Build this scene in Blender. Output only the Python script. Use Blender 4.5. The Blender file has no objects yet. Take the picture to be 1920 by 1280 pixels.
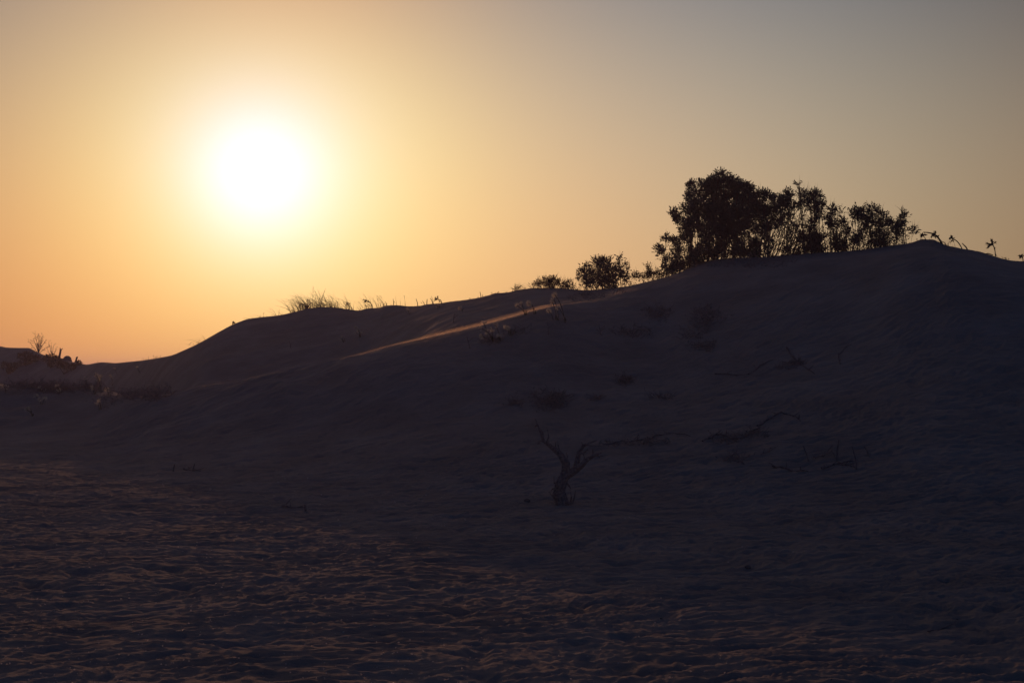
import bpy, math, random
import numpy as np
from mathutils import Vector

random.seed(7)
rng = np.random.default_rng(11)
S = bpy.context.scene
COL = S.collection

# ------------------------------------------------------------------ camera
F = 2667.0                       # focal length in pixels of the 1920 px wide photograph
PITCH = math.atan(60 / F)
CAMZ = 1.6
cam = bpy.data.cameras.new("camera")
cam.sensor_width = 36.0
cam.lens = F / 1920 * 36.0
cam.clip_start = 0.1
cam.clip_end = 5000
cam_o = bpy.data.objects.new("camera", cam)
COL.objects.link(cam_o)
cam_o.location = (0, 0, CAMZ)
cam_o.rotation_euler = (math.pi / 2 + PITCH, 0, 0)
S.camera = cam_o

# ------------------------------------------------------------------ sky, sun, exposure
SUN_EL, SUN_AZ = math.radians(7.82), math.radians(-10.13)
SD = Vector((math.sin(SUN_AZ) * math.cos(SUN_EL), math.cos(SUN_AZ) * math.cos(SUN_EL), math.sin(SUN_EL)))

world = bpy.data.worlds.new("World")
S.world = world
world.use_nodes = True
nt = world.node_tree
nt.nodes.clear()


def N(t, **kw):
    n = nt.nodes.new(t)
    for k, v in kw.items():
        setattr(n, k, v)
    return n


def M(op, a, b=None, c=None, clamp=False):
    n = nt.nodes.new("ShaderNodeMath")
    n.operation = op
    n.use_clamp = clamp
    for i, v in enumerate((a, b, c)):
        if v is None:
            continue
        if isinstance(v, (int, float)):
            n.inputs[i].default_value = v
        else:
            nt.links.new(v, n.inputs[i])
    return n.outputs[0]


tc = N("ShaderNodeTexCoord")
nrm = N("ShaderNodeVectorMath", operation="NORMALIZE")
nt.links.new(tc.outputs["Generated"], nrm.inputs[0])
dot = N("ShaderNodeVectorMath", operation="DOT_PRODUCT")
nt.links.new(nrm.outputs[0], dot.inputs[0])
dot.inputs[1].default_value = SD
sep = N("ShaderNodeSeparateXYZ")
nt.links.new(nrm.outputs[0], sep.inputs[0])
DEG = 180 / math.pi
th = M("MULTIPLY", M("ARCCOSINE", M("MINIMUM", dot.outputs["Value"], 1.0)), DEG)
el = M("MULTIPLY", M("ARCSINE", sep.outputs["Z"]), DEG)
az = M("MULTIPLY", M("ARCTAN2", sep.outputs["X"], sep.outputs["Y"]), DEG)
e10 = M("DIVIDE", M("MINIMUM", M("MAXIMUM", el, -0.5), 17.0), 10.0)
a20 = M("DIVIDE", M("MINIMUM", M("MAXIMUM", az, -26.0), 26.0), 20.0)
g4 = M("EXPONENT", M("MULTIPLY", M("POWER", M("DIVIDE", th, 4.0), 2.0), -1.0))
g9 = M("EXPONENT", M("MULTIPLY", M("POWER", M("DIVIDE", th, 9.0), 2.0), -1.0))
x20 = M("EXPONENT", M("DIVIDE", th, -20.0))
e2 = M("MULTIPLY", e10, e10)
a2 = M("MULTIPLY", a20, a20)
a3 = M("MULTIPLY", a2, a20)
ea = M("MULTIPLY", a20, e10)
azs = M("DIVIDE", M("ADD", az, 9.0), 9.0)
pil = M("MULTIPLY", M("EXPONENT", M("MULTIPLY", M("MULTIPLY", azs, azs), -1.0)), e10)   # glow standing above the sun
# log radiance of the sunset sky: aureole, elevation and azimuth terms for red, green, blue
COEF = [
    [0.41, 0.132, 0.364, -1.267, 0.515, -0.689, -0.934, -0.677, -0.02, 0.369, 0.305],
    [-0.285, 0.321, 1.004, -1.438, 0.945, -0.714, -0.536, -0.7, -0.09, 0.165, 0.017],
    [-1.39, 1.243, 0.885, -1.215, 1.413, -0.636, -0.139, -0.66, -0.17, 0.004, -0.209],
]
core = M("EXPONENT", M("MULTIPLY", M("POWER", M("DIVIDE", th, 2.0), 2.0), -1.0))
chan = []
for c, cw in zip(COEF, (0.15, 0.15, 0.15)):
    acc = c[0]
    for f, k in zip((g4, g9, x20, e10, e2, a20, a2, ea, a3, pil), c[1:]):
        acc = M("MULTIPLY_ADD", f, k, acc)
    chan.append(M("MULTIPLY_ADD", core, cw, M("EXPONENT", acc)))
cmb = N("ShaderNodeCombineXYZ")
for i in range(3):
    nt.links.new(chan[i], cmb.inputs[i])
# away from the sun a physical dusk sky, dimmed and tinted bluer for ambient fill
sky = N("ShaderNodeTexSky", sky_type="NISHITA", sun_disc=False)
sky.sun_elevation = SUN_EL
sky.sun_rotation = SUN_AZ
sky.air_density = 1.0
sky.dust_density = 0.6
sky.ozone_density = 4.0
SKY_AWAY = 0.031
sc = N("ShaderNodeVectorMath", operation="MULTIPLY")
nt.links.new(sky.outputs[0], sc.inputs[0])
sc.inputs[1].default_value = (SKY_AWAY * 0.80, SKY_AWAY * 0.80, SKY_AWAY * 1.16)
fade = N("ShaderNodeMapRange", interpolation_type="SMOOTHSTEP")
nt.links.new(th, fade.inputs["Value"])
fade.inputs["From Min"].default_value = 29.0
fade.inputs["From Max"].default_value = 50.0
mix = N("ShaderNodeMix", data_type="VECTOR")
nt.links.new(fade.outputs[0], mix.inputs["Factor"])
nt.links.new(cmb.outputs[0], mix.inputs[4])
nt.links.new(sc.outputs[0], mix.inputs[5])
bg = N("ShaderNodeBackground")
nt.links.new(mix.outputs[1], bg.inputs["Color"])
bg.inputs["Strength"].default_value = 1.0
wo = N("ShaderNodeOutputWorld")
nt.links.new(bg.outputs[0], wo.inputs["Surface"])

sl = bpy.data.lights.new("sun", "SUN")
sl.energy = 0.62
sl.angle = math.radians(0.53)
sl.color = (1.0, 0.45, 0.24)
so = bpy.data.objects.new("sun", sl)
COL.objects.link(so)
so.rotation_mode = "QUATERNION"
so.rotation_quaternion = SD.to_track_quat("Z", "Y")

S.view_settings.view_transform = "Standard"
S.view_settings.look = "None"
S.view_settings.exposure = 0.0
S.view_settings.gamma = 1.0
S.view_settings.use_curve_mapping = False
S.cycles.max_bounces = 6
S.cycles.volume_bounces = 0
S.cycles.sample_clamp_indirect = 4.0


# ------------------------------------------------------------------ helpers
def px2w(px, py, Y):
    """point at depth Y metres in front of the camera seen at pixel (px, py)"""
    cp, sp = math.cos(PITCH), math.sin(PITCH)
    dx, dy, dz = (px - 960), F * cp - (640 - py) * sp, F * sp + (640 - py) * cp
    k = Y / dy
    return np.array([dx * k, Y, CAMZ + dz * k])


def zat(py, Y):
    return px2w(960, py, Y)[2]


def tag(o, label=None, cat=None, group=None, kind=None):
    for k, v in (("label", label), ("category", cat), ("group", group), ("kind", kind)):
        if v:
            o[k] = v
    return o


def mesh_obj(name, verts, faces, mat, parent=None, smooth=False):
    me = bpy.data.meshes.new(name)
    me.from_pydata([tuple(map(float, v)) for v in verts], [], faces)
    me.materials.append(mat)
    if smooth:
        me.polygons.foreach_set("use_smooth", [True] * len(me.polygons))
    me.update()
    o = bpy.data.objects.new(name, me)
    COL.objects.link(o)
    if parent is not None:
        o.parent = parent
        o.matrix_parent_inverse = parent.matrix_world.inverted()
        o.location = (0, 0, 0)
    return o


def empty(name, loc, label, cat, group=None):
    o = bpy.data.objects.new(name, None)
    COL.objects.link(o)
    o.location = tuple(float(c) for c in loc)
    o.empty_display_size = 0.2
    return tag(o, label, cat, group)


class MB:
    """collects world-space geometry; build() links it as one mesh relative to its thing"""

    def __init__(self):
        self.v, self.f = [], []

    def tube(self, pts, rad, n=5, jitter=0.0):
        pts = [np.asarray(p, float) for p in pts]
        if not hasattr(rad, "__len__"):
            rad = [rad] * len(pts)
        base = len(self.v)
        up = np.array([0.13, 0.31, 0.94])
        for i, p in enumerate(pts):
            a = pts[max(0, i - 1)]
            b = pts[min(len(pts) - 1, i + 1)]
            t = b - a
            t = t / (np.linalg.norm(t) + 1e-9)
            u = np.cross(t, up)
            if np.linalg.norm(u) < 1e-3:
                u = np.cross(t, [1, 0, 0])
            u /= np.linalg.norm(u)
            w = np.cross(t, u)
            for k in range(n):
                ang = 2 * math.pi * k / n
                r = rad[i] * (1 + jitter * random.uniform(-1, 1))
                self.v.append(p + r * (math.cos(ang) * u + math.sin(ang) * w))
        for i in range(len(pts) - 1):
            for k in range(n):
                a = base + i * n + k
                b = base + i * n + (k + 1) % n
                self.f.append((a, b, b + n, a + n))
        self.f.append(tuple(base + k for k in range(n))[::-1])
        e = base + (len(pts) - 1) * n
        self.f.append(tuple(e + k for k in range(n)))

    def blade(self, pts, w, side=None):
        """tapering flat leaf along pts"""
        pts = [np.asarray(p, float) for p in pts]
        if side is None:
            side = np.array([random.uniform(-1, 1), random.uniform(-1, 1), 0.2])
        t = pts[-1] - pts[0]
        s = np.cross(t, np.cross(side, t))
        s /= np.linalg.norm(s) + 1e-9
        base = len(self.v)
        m = len(pts)
        for i, p in enumerate(pts):
            ww = w * (1 - (i / (m - 1)) ** 1.6 * 0.9) * 0.5
            self.v.append(p - s * ww)
            self.v.append(p + s * ww)
        for i in range(m - 1):
            a = base + 2 * i
            self.f.append((a, a + 1, a + 3, a + 2))

    def leaf(self, p, d, L, w):
        p = np.asarray(p, float)
        d = d / (np.linalg.norm(d) + 1e-9)
        s = np.cross(d, rng.normal(size=3))
        s /= np.linalg.norm(s) + 1e-9
        b = len(self.v)
        self.v += [p, p + d * L * 0.45 + s * w * 0.5, p + d * L, p + d * L * 0.45 - s * w * 0.5]
        self.f.append((b, b + 1, b + 2, b + 3))

    def blob(self, c, r, seg=8, rings=6, noise=0.15):
        """rough rounded lump, r = (rx, ry, rz)"""
        base = len(self.v)
        c = np.asarray(c, float)
        for i in range(rings + 1):
            ph = math.pi * i / rings
            for k in range(seg):
                a = 2 * math.pi * k / seg
                q = np.array([math.sin(ph) * math.cos(a) * r[0], math.sin(ph) * math.sin(a) * r[1], math.cos(ph) * r[2]])
                self.v.append(c + q * (1 + random.uniform(-noise, noise)))
        for i in range(rings):
            for k in range(seg):
                a = base + i * seg + k
                b = base + i * seg + (k + 1) % seg
                self.f.append((a, b, b + seg, a + seg))

    def build(self, name, mat, parent=None, smooth=False):
        if parent is not None:
            off = np.array(parent.location)
            me_v = [v - off for v in self.v]
        else:
            me_v = self.v
        me = bpy.data.meshes.new(name)
        me.from_pydata([tuple(map(float, v)) for v in me_v], [], self.f)
        me.materials.append(mat)
        if smooth:
            me.polygons.foreach_set("use_smooth", [True] * len(me.polygons))
        o = bpy.data.objects.new(name, me)
        COL.objects.link(o)
        if parent is not None:
            o.parent = parent
        return o

    def build_thing(self, name, mat, loc, label, cat, group=None, smooth=False):
        """a thing that is a single mesh, origin at its base"""
        off = np.asarray(loc, float)
        self.v = [v - off for v in self.v]
        o = self.build(name, mat, None, smooth)
        o.location = tuple(map(float, loc))
        return tag(o, label, cat, group)


# ------------------------------------------------------------------ materials
def new_mat(name, base, rough=0.8, spec=0.3, trans=0.0, var=0.25, scale=20.0, trans_col=None):
    m = bpy.data.materials.new(name)
    m.use_nodes = True
    t = m.node_tree
    t.nodes.clear()
    out = t.nodes.new("ShaderNodeOutputMaterial")
    b = t.nodes.new("ShaderNodeBsdfPrincipled")
    b.inputs["Roughness"].default_value = rough
    b.inputs["Specular IOR Level"].default_value = spec
    tcn = t.nodes.new("ShaderNodeTexCoord")
    nz = t.nodes.new("ShaderNodeTexNoise")
    nz.inputs["Scale"].default_value = scale
    nz.inputs["Detail"].default_value = 4
    t.links.new(tcn.outputs["Object"], nz.inputs["Vector"])
    cr = t.nodes.new("ShaderNodeValToRGB")
    cr.color_ramp.elements[0].position = 0.3
    cr.color_ramp.elements[1].position = 0.7
    cr.color_ramp.elements[0].color = tuple(c * (1 - var) for c in base) + (1,)
    cr.color_ramp.elements[1].color = tuple(min(1, c * (1 + var)) for c in base) + (1,)
    t.links.new(nz.outputs["Fac"], cr.inputs["Fac"])
    t.links.new(cr.outputs["Color"], b.inputs["Base Color"])
    if trans > 0:
        tr = t.nodes.new("ShaderNodeBsdfTranslucent")
        tr.inputs["Color"].default_value = (trans_col or base) + (1,)
        mx = t.nodes.new("ShaderNodeMixShader")
        mx.inputs[0].default_value = trans
        t.links.new(b.outputs[0], mx.inputs[1])
        t.links.new(tr.outputs[0], mx.inputs[2])
        t.links.new(mx.outputs[0], out.inputs["Surface"])
    else:
        t.links.new(b.outputs[0], out.inputs["Surface"])
    return m


MAT = {
    "bark": new_mat("bark", (0.075, 0.05, 0.038), 0.9, 0.1, scale=40),
    "deadwood": new_mat("deadwood", (0.23, 0.175, 0.155), 0.95, 0.05, scale=30, var=0.4),
    "litter": new_mat("dry_litter", (0.27, 0.21, 0.18), 0.95, 0.05, scale=30, var=0.3),
    "foliage": new_mat("tamarisk_foliage", (0.07, 0.08, 0.065), 0.8, 0.1, trans=0.08),
    "scrub": new_mat("scrub_foliage", (0.07, 0.065, 0.04), 0.8, 0.1, trans=0.25, trans_col=(0.18, 0.10, 0.04)),
    "grass": new_mat("dry_grass", (0.16, 0.11, 0.05), 0.7, 0.2, trans=0.25, trans_col=(0.2, 0.10, 0.04)),
    "stem": new_mat("plant_stem", (0.09, 0.08, 0.04), 0.7, 0.2),
    "petal": new_mat("petal", (0.7, 0.66, 0.55), 0.5, 0.2, trans=0.6, trans_col=(0.82, 0.72, 0.52), var=0.08),
    "pod": new_mat("seed_pod", (0.12, 0.09, 0.05), 0.7, 0.2, trans=0.2),
    "glint_chip": new_mat("glint_chip", (0.6, 0.54, 0.47), 0.5, 0.4, trans=0.35, trans_col=(0.8, 0.7, 0.6), var=0.1),  # pale colour for the chips added as sand glints
    "stone": new_mat("stone", (0.14, 0.12, 0.11), 0.9, 0.2, scale=15),
}


def sand_material():
    m = bpy.data.materials.new("dune_sand")
    m.use_nodes = True
    t = m.node_tree
    t.nodes.clear()
    L = t.links.new
    out = t.nodes.new("ShaderNodeOutputMaterial")
    b = t.nodes.new("ShaderNodeBsdfPrincipled")
    b.inputs["Roughness"].default_value = 0.95
    b.inputs["Specular IOR Level"].default_value = 0.12
    tcn = t.nodes.new("ShaderNodeTexCoord")

    def noise(scale, detail, rough=0.5, stretch=None):
        nz = t.nodes.new("ShaderNodeTexNoise")
        nz.inputs["Scale"].default_value = scale
        nz.inputs["Detail"].default_value = detail
        nz.inputs["Roughness"].default_value = rough
        if stretch:
            mp = t.nodes.new("ShaderNodeMapping")
            mp.inputs["Scale"].default_value = stretch
            L(tcn.outputs["Object"], mp.inputs["Vector"])
            L(mp.outputs[0], nz.inputs["Vector"])
        else:
            L(tcn.outputs["Object"], nz.inputs["Vector"])
        return nz.outputs["Fac"]

    cr = t.nodes.new("ShaderNodeValToRGB")
    cr.color_ramp.elements[0].position = 0.32
    cr.color_ramp.elements[0].color = (0.25, 0.205, 0.165, 1)
    cr.color_ramp.elements[1].position = 0.68
    cr.color_ramp.elements[1].color = (0.36, 0.30, 0.24, 1)
    L(noise(0.8, 8, 0.62), cr.inputs["Fac"])
    gr = t.nodes.new("ShaderNodeMix")
    gr.data_type = "RGBA"
    gr.blend_type = "MULTIPLY"
    gr.inputs["Factor"].default_value = 0.5
    L(cr.outputs[0], gr.inputs[6])
    g2 = t.nodes.new("ShaderNodeMapRange")
    g2.inputs["To Min"].default_value = 0.55
    g2.inputs["To Max"].default_value = 1.35
    L(noise(160, 3, 0.7), g2.inputs["Value"])
    L(g2.outputs[0], gr.inputs[7])
    L(gr.outputs[2], b.inputs["Base Color"])
    b1 = t.nodes.new("ShaderNodeBump")
    b1.inputs["Distance"].default_value = 0.035
    b1.inputs["Strength"].default_value = 0.8
    L(noise(9, 6, 0.62, (0.45, 1.7, 1)), b1.inputs["Height"])
    b2 = t.nodes.new("ShaderNodeBump")
    b2.inputs["Distance"].default_value = 0.004
    b2.inputs["Strength"].default_value = 0.6
    L(noise(90, 3, 0.7), b2.inputs["Height"])
    L(b1.outputs[0], b2.inputs["Normal"])
    L(b2.outputs[0], b.inputs["Normal"])
    L(b.outputs[0], out.inputs["Surface"])
    return m


# ------------------------------------------------------------------ terrain
def _hash(ix, iy, seed):
    h = (ix.astype(np.int64) * 374761393 + iy.astype(np.int64) * 668265263 + seed * 1274126177) & 0xFFFFFFFF
    h = ((h ^ (h >> 13)) * 1274126177) & 0xFFFFFFFF
    h = (h ^ (h >> 16)) & 0xFFFF
    return h / 65536.0 * 2 * math.pi


def perlin(x, y, seed=0):
    ix, iy = np.floor(x), np.floor(y)
    fx, fy = x - ix, y - iy
    u = fx * fx * fx * (fx * (fx * 6 - 15) + 10)
    v = fy * fy * fy * (fy * (fy * 6 - 15) + 10)

    def g(dx, dy):
        a = _hash(ix + dx, iy + dy, seed)
        return np.cos(a) * (fx - dx) + np.sin(a) * (fy - dy)

    return ((g(0, 0) * (1 - u) + g(1, 0) * u) * (1 - v) + (g(0, 1) * (1 - u) + g(1, 1) * u) * v) * 1.5


def pchip(xk, yk, x):
    """monotone cubic through (xk, yk), constant outside"""
    xk, yk = np.asarray(xk, float), np.asarray(yk, float)
    h = np.diff(xk)
    d = np.diff(yk) / h
    m = np.zeros(len(xk))
    for i in range(1, len(xk) - 1):
        if d[i - 1] * d[i] > 0:
            w1, w2 = 2 * h[i] + h[i - 1], h[i] + 2 * h[i - 1]
            m[i] = (w1 + w2) / (w1 / d[i - 1] + w2 / d[i])
    x = np.clip(x, xk[0], xk[-1])
    i = np.clip(np.searchsorted(xk, x, side="right") - 1, 0, len(h) - 1)
    t = (x - xk[i]) / h[i]
    return ((2 * t ** 3 - 3 * t ** 2 + 1) * yk[i] + (t ** 3 - 2 * t ** 2 + t) * h[i] * m[i]
            + (-2 * t ** 3 + 3 * t ** 2) * yk[i + 1] + (t ** 3 - t ** 2) * h[i] * m[i + 1])


# skyline of the dune: photo column, row, distance
SKY_L = [(-900, 600, 95), (-400, 640, 90), (-100, 650, 84), (0, 649, 80), (12, 651, 80), (40, 652, 79), (52, 652, 78), (70, 660, 76), (90, 668, 75), (110, 673, 74), (130, 677, 72),
         (150, 681, 70), (163, 683, 68), (190, 679, 64), (215, 680, 62), (250, 677, 58), (270, 675, 54), (300, 670, 51), (325, 664, 47.5), (345, 656, 45.5),
         (380, 640, 45), (410, 623, 45.8), (440, 607, 46.5), (465, 598, 46.5), (490, 595, 46.5), (520, 592, 46.5), (550, 586, 46.5), (580, 579, 46.5), (600, 577, 46.5),
         (630, 578, 46.3), (655, 581, 46), (672, 583, 45.6), (690, 579, 45.2), (712, 578, 44.8), (722, 574, 44.5), (740, 573, 44), (765, 575, 43.4), (800, 571, 42.4),
         (850, 566, 40.6), (890, 562, 40.2), (915, 556, 40), (930, 551, 39.8), (950, 550, 39.6), (970, 546, 39.4), (1010, 541, 39), (1050, 541, 38.8), (1090, 543, 38.8), (1140, 541, 39),
         (1180, 537, 39), (1230, 529, 38.5), (1265, 517, 37.5), (1290, 503, 36.7), (1320, 491, 36), (1360, 486, 35.5), (1400, 484, 35), (1450, 481, 35),
         (1500, 477, 34.5), (1560, 472, 34), (1620, 468, 33.5), (1680, 463, 33), (1700, 460, 32.7), (1715, 455, 32.5), (1730, 451, 32.3), (1750, 451, 32), (1765, 457, 31.8), (1775, 461, 31.6),
         (1800, 465, 31.5), (1835, 471, 31), (1850, 475, 31), (1875, 482, 31), (1900, 487, 31), (1925, 489, 31), (2100, 505, 31), (2500, 540, 32), (3200, 600, 34)]
# nearer spur crest running down from the big dune to the lower left
SPUR = [(-900, 722, 36), (0, 728, 36), (150, 731, 35), (250, 742, 32.5), (300, 746, 31), (380, 727, 30.5), (450, 712, 30), (520, 697, 29.8), (600, 681, 29.6), (660, 667, 29.5), (740, 649, 29.5),
        (800, 637, 29.7), (860, 624, 30), (950, 600, 30.5), (1040, 575, 31.2), (1120, 560, 32), (1200, 537, 32.6), (1240, 527, 33), (1275, 514, 33.2),
        (1320, 504, 33.0), (1400, 500, 32.3), (1600, 486, 31), (1730, 470, 30), (1900, 505, 28.8), (2100, 530, 28.5), (3200, 640, 30)]
# foot of the slope (distance where the plain starts to rise) and a mid-slope point
FOOT = [(-900, 26), (0, 26), (150, 25), (300, 22.5), (600, 21), (900, 18.5), (1200, 17.5), (1500, 16.5), (1900, 15.5), (3200, 16)]
MID = [(-900, 800, 45), (0, 0.3, 0), (1, 1, 1)]


def prof_interp(tab, px, j):
    a = np.array(tab, float)
    return pchip(a[:, 0], a[:, j], px)


def column_profile(px):
    """knots (distance, height) of the dune at one photo column"""
    ys = float(prof_interp(SKY_L, px, 1))
    Ys = float(np.mean(prof_interp(SKY_L, px + np.arange(-48, 49, 12), 2)))
    yp, Yp = float(prof_interp(SPUR, px, 1)), float(prof_interp(SPUR, px, 2))
    Yf = float(prof_interp(FOOT, px, 1))
    zs, zp = zat(ys, Ys), zat(yp, Yp)
    zp = min(zp, zs - 0.04)
    k = [(0, 0), (Yf * 0.75, 0), (Yf, 0.03)]
    Ym = Yf + (Yp - Yf) * 0.5
    k.append((Ym, 0.03 + (zp - 0.03) * 0.30))
    k.append((Yp, zp))
    gap = Ys - Yp
    # gentle shelf behind the spur, then the slip face of the rear dune
    w = min(max((gap - 2.8) / 2.2, 0), 1)
    w = w * w * (3 - 2 * w)
    los = (zp - CAMZ) / Yp
    tilt = los + 0.026 * min(1, max(0, (px - 230) / 560))
    shelf = max(min(3.2, gap * 0.42), min(gap - 7.6, 8))
    far = min(max((gap - 12) / 10, 0), 1)            # the wide hollow at far left keeps low, then climbs
    shelf = shelf + far * (gap - 9.5 - shelf)
    zl = zp + max(tilt, 0.004) * shelf
    zl = zl * (1 - far) + (zp - 0.55) * far
    for t, z in ((0.18, zp + (zl - zp) * 0.18), (1.0, zl)):
        d = shelf * t
        k.append((Yp + d, w * z + (1 - w) * (zp + (zs - zp) * d / gap)))
    zsm = zat(float(np.mean(prof_interp(SKY_L, px + np.arange(-60, 61, 12), 1))), Ys)
    d = shelf + (gap - shelf) * 0.5
    k.append((Yp + d, w * (zl + (zsm - zl) * 0.55) + (1 - w) * (zp + (zs - zp) * d / gap)))
    k.append((Ys, zs))
    k.append((Ys + 4, zs - 0.35))
    k.append((Ys + 14, max(0.5, zs - 1.8)))
    k.append((Ys + 40, 0.45))
    k.append((Ys + 400, 0.3))
    k.append((1800, 0.3))
    return np.array(k)


RS = np.concatenate([
    np.array([0.0, 0.6, 1.4, 2.4, 3.4, 4.2, 4.8]),
    np.arange(5.2, 22, 0.03), np.arange(22, 50, 0.05), np.arange(50, 100, 0.25), np.geomspace(101, 1500, 50)])
fov = np.radians(np.arange(-21.0, 21.001, 0.042))
wide1 = np.radians(np.arange(21.4, 45, 0.4))
wide2 = np.radians(np.arange(46, 180.1, 2.0))
AZ = np.concatenate([-wide2[::-1], -wide1[::-1], fov, wide1, wide2[:-1]])


def profile_heights(a, Yd):
    aa = min(max(a, -math.radians(38)), math.radians(38))
    P = column_profile(960 + F * math.tan(aa))
    z = pchip(P[:, 0], P[:, 1], Yd)
    ext = abs(a) - math.radians(38)
    if ext > 0:
        s = max(0.0, 1 - ext / math.radians(45))
        z = z * (s * s * (3 - 2 * s))
    return z


def tilt_near(R):
    """the near plain falls gently towards the camera"""
    t = np.clip((26 - R) / 26, 0, 1)
    return -0.4 * t ** 1.1


def relief(X, Yw):
    """wind ripples, footprints and hollows in world coordinates"""
    R = np.hypot(X, Yw)
    plain = np.clip((33 - R) / 10, 0, 1)
    near = np.clip((52 - R) / 10, 0, 1)
    wx = X + 0.35 * perlin(X * 0.5, Yw * 0.5, 5)
    wy = Yw + 0.35 * perlin(X * 0.5, Yw * 0.5, 6)
    z = 0.045 * perlin(X * 0.22, Yw * 0.35, 1) * (0.3 + 0.7 * near)
    z += 0.028 * perlin(wx * 0.8, wy * 1.5, 2) * near
    # broken wind ripples, crests roughly across the view
    u = wy * 1.0 - wx * 0.30
    w = wx * 1.0 + wy * 0.30
    big = np.clip((wx + 4) / 8, 0, 1)                    # coarser trampled sand to the right
    r = 1 - np.abs(perlin(w * 1.9, u * 6.0, 3)) * 2.2
    z += (0.011 + 0.012 * big) * r * near * (0.4 + 0.6 * plain)
    r2 = 1 - np.abs(perlin(w * 3.6 + 7, u * 12, 4)) * 2.2
    z += 0.0125 * r2 * (0.25 + 0.75 * plain) * near
    z += 0.0075 * perlin(w * 9, u * 22, 8) * plain
    z += 0.005 * perlin(w * 19, u * 38, 10) * plain
    # hummocks held by plants in the far left hollow
    hm = np.clip((R - 30) / 4, 0, 1) * np.clip((46 - R) / 5, 0, 1) * np.clip((-X - 7.5) / 3, 0, 1)
    z += (0.16 * perlin(X * 0.5, Yw * 0.45, 21) + 0.06 * perlin(X * 1.6, Yw * 1.6, 22)) * hm
    # wind-scoured broken edge of the spur
    sp = np.clip((R - 26) / 2.5, 0, 1) * np.clip((35 - R) / 2, 0, 1) * np.clip((-X - 2.2) / 2.0, 0, 1) * np.clip((X + 9.5) / 2, 0, 1)
    z += sp * (0.07 * perlin(wx * 0.75 + wy * 0.5, wy * 1.1 - wx * 0.2, 31) + 0.035 * (1 - np.abs(perlin(wx * 1.3 + wy * 0.8, wy * 3.0 - wx * 0.9, 32)) * 2))
    # footprints: scattered shallow pits with a raised rim
    p = perlin(wx * 2.6, wy * 3.4, 9)
    z -= 0.03 * np.clip(p - 0.28, 0, 1) * 3 * plain
    return z


print("terrain", len(RS), len(AZ))
Zg = np.zeros((len(AZ), len(RS)))
for i, a in enumerate(AZ):
    c = math.cos(min(abs(a), math.radians(38)))
    Zg[i] = profile_heights(a, RS * c)
XX = np.sin(AZ)[:, None] * RS[None, :]
YY = np.cos(AZ)[:, None] * RS[None, :]
front = np.clip((RS - 1) / 3, 0, 1)[None, :]
Zg += tilt_near(RS)[None, :]
infov = np.abs(AZ) < math.radians(60)
Zg[infov] += relief(XX[infov], YY[infov]) * front
na, nr = Zg.shape
co = np.stack([XX, YY, Zg], -1).reshape(-1, 3).astype(np.float32)
i0 = np.arange(na)
i1 = (i0 + 1) % na
j = np.arange(nr - 1)
A = (i0[:, None] * nr + j[None, :]).ravel()
B = (i1[:, None] * nr + j[None, :]).ravel()
quads = np.stack([A, A + 1, B + 1, B], 1).astype(np.int32)
me = bpy.data.meshes.new("ground")
me.vertices.add(len(co))
me.vertices.foreach_set("co", co.ravel())
me.loops.add(quads.size)
me.loops.foreach_set("vertex_index", quads.ravel())
me.polygons.add(len(quads))
me.polygons.foreach_set("loop_start", np.arange(0, quads.size, 4, dtype=np.int32))
me.polygons.foreach_set("loop_total", np.full(len(quads), 4, dtype=np.int32))
me.polygons.foreach_set("use_smooth", np.ones(len(quads), dtype=bool))
me.update(calc_edges=True)
me.validate()
me.materials.append(sand_material())
ground = bpy.data.objects.new("ground", me)
COL.objects.link(ground)
tag(ground, "rippled sand plain rising into a high sand dune", None, None, "structure")


def hgt(x, y):
    """terrain height at world x, y (bilinear)"""
    r = math.hypot(x, y)
    a = math.atan2(x, y)
    i = int(np.clip(np.searchsorted(AZ, a) - 1, 0, na - 2))
    k = int(np.clip(np.searchsorted(RS, r) - 1, 0, nr - 2))
    s = (a - AZ[i]) / (AZ[i + 1] - AZ[i])
    t = (r - RS[k]) / (RS[k + 1] - RS[k])
    return ((1 - s) * (1 - t) * Zg[i, k] + s * (1 - t) * Zg[i + 1, k] + (1 - s) * t * Zg[i, k + 1] + s * t * Zg[i + 1, k + 1])


def gp(px, py, ymin=5.5, ymax=85.0):
    """ground point seen at a photo pixel (else the skyline point of that column)"""
    prev = None
    Y = ymin
    best, bz = None, -9
    while Y < ymax:
        q = px2w(px, py, Y)
        h = hgt(q[0], q[1])
        gap = q[2] - h
        elev = (h - CAMZ) / Y
        if elev > bz:
            bz, best = elev, np.array([q[0], q[1], h])
        if gap <= 0:
            return np.array([q[0], q[1], h])
        Y += 0.06 if Y < 50 else 0.2
    return best


def crest(px):
    """the skyline point of a photo column"""
    best, bz = None, -9
    for it in range(2):
        py = 640 if best is None else 700 - bz * F
        bz = -9
        for Y in np.concatenate([np.arange(24, 50, 0.1), np.arange(50, 90, 0.4)]):
            x = px2w(px, py, Y)[0]
            h = hgt(x, Y)
            if (h - CAMZ) / Y > bz:
                bz, best = (h - CAMZ) / Y, np.array([x, Y, h])
    return best


# ------------------------------------------------------------------ plant builders
def curve(p, c, q, n=6):
    p, c, q = map(lambda v: np.asarray(v, float), (p, c, q))
    return [(1 - t) ** 2 * p + 2 * t * (1 - t) * c + t * t * q for t in np.linspace(0, 1, n)]


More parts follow.
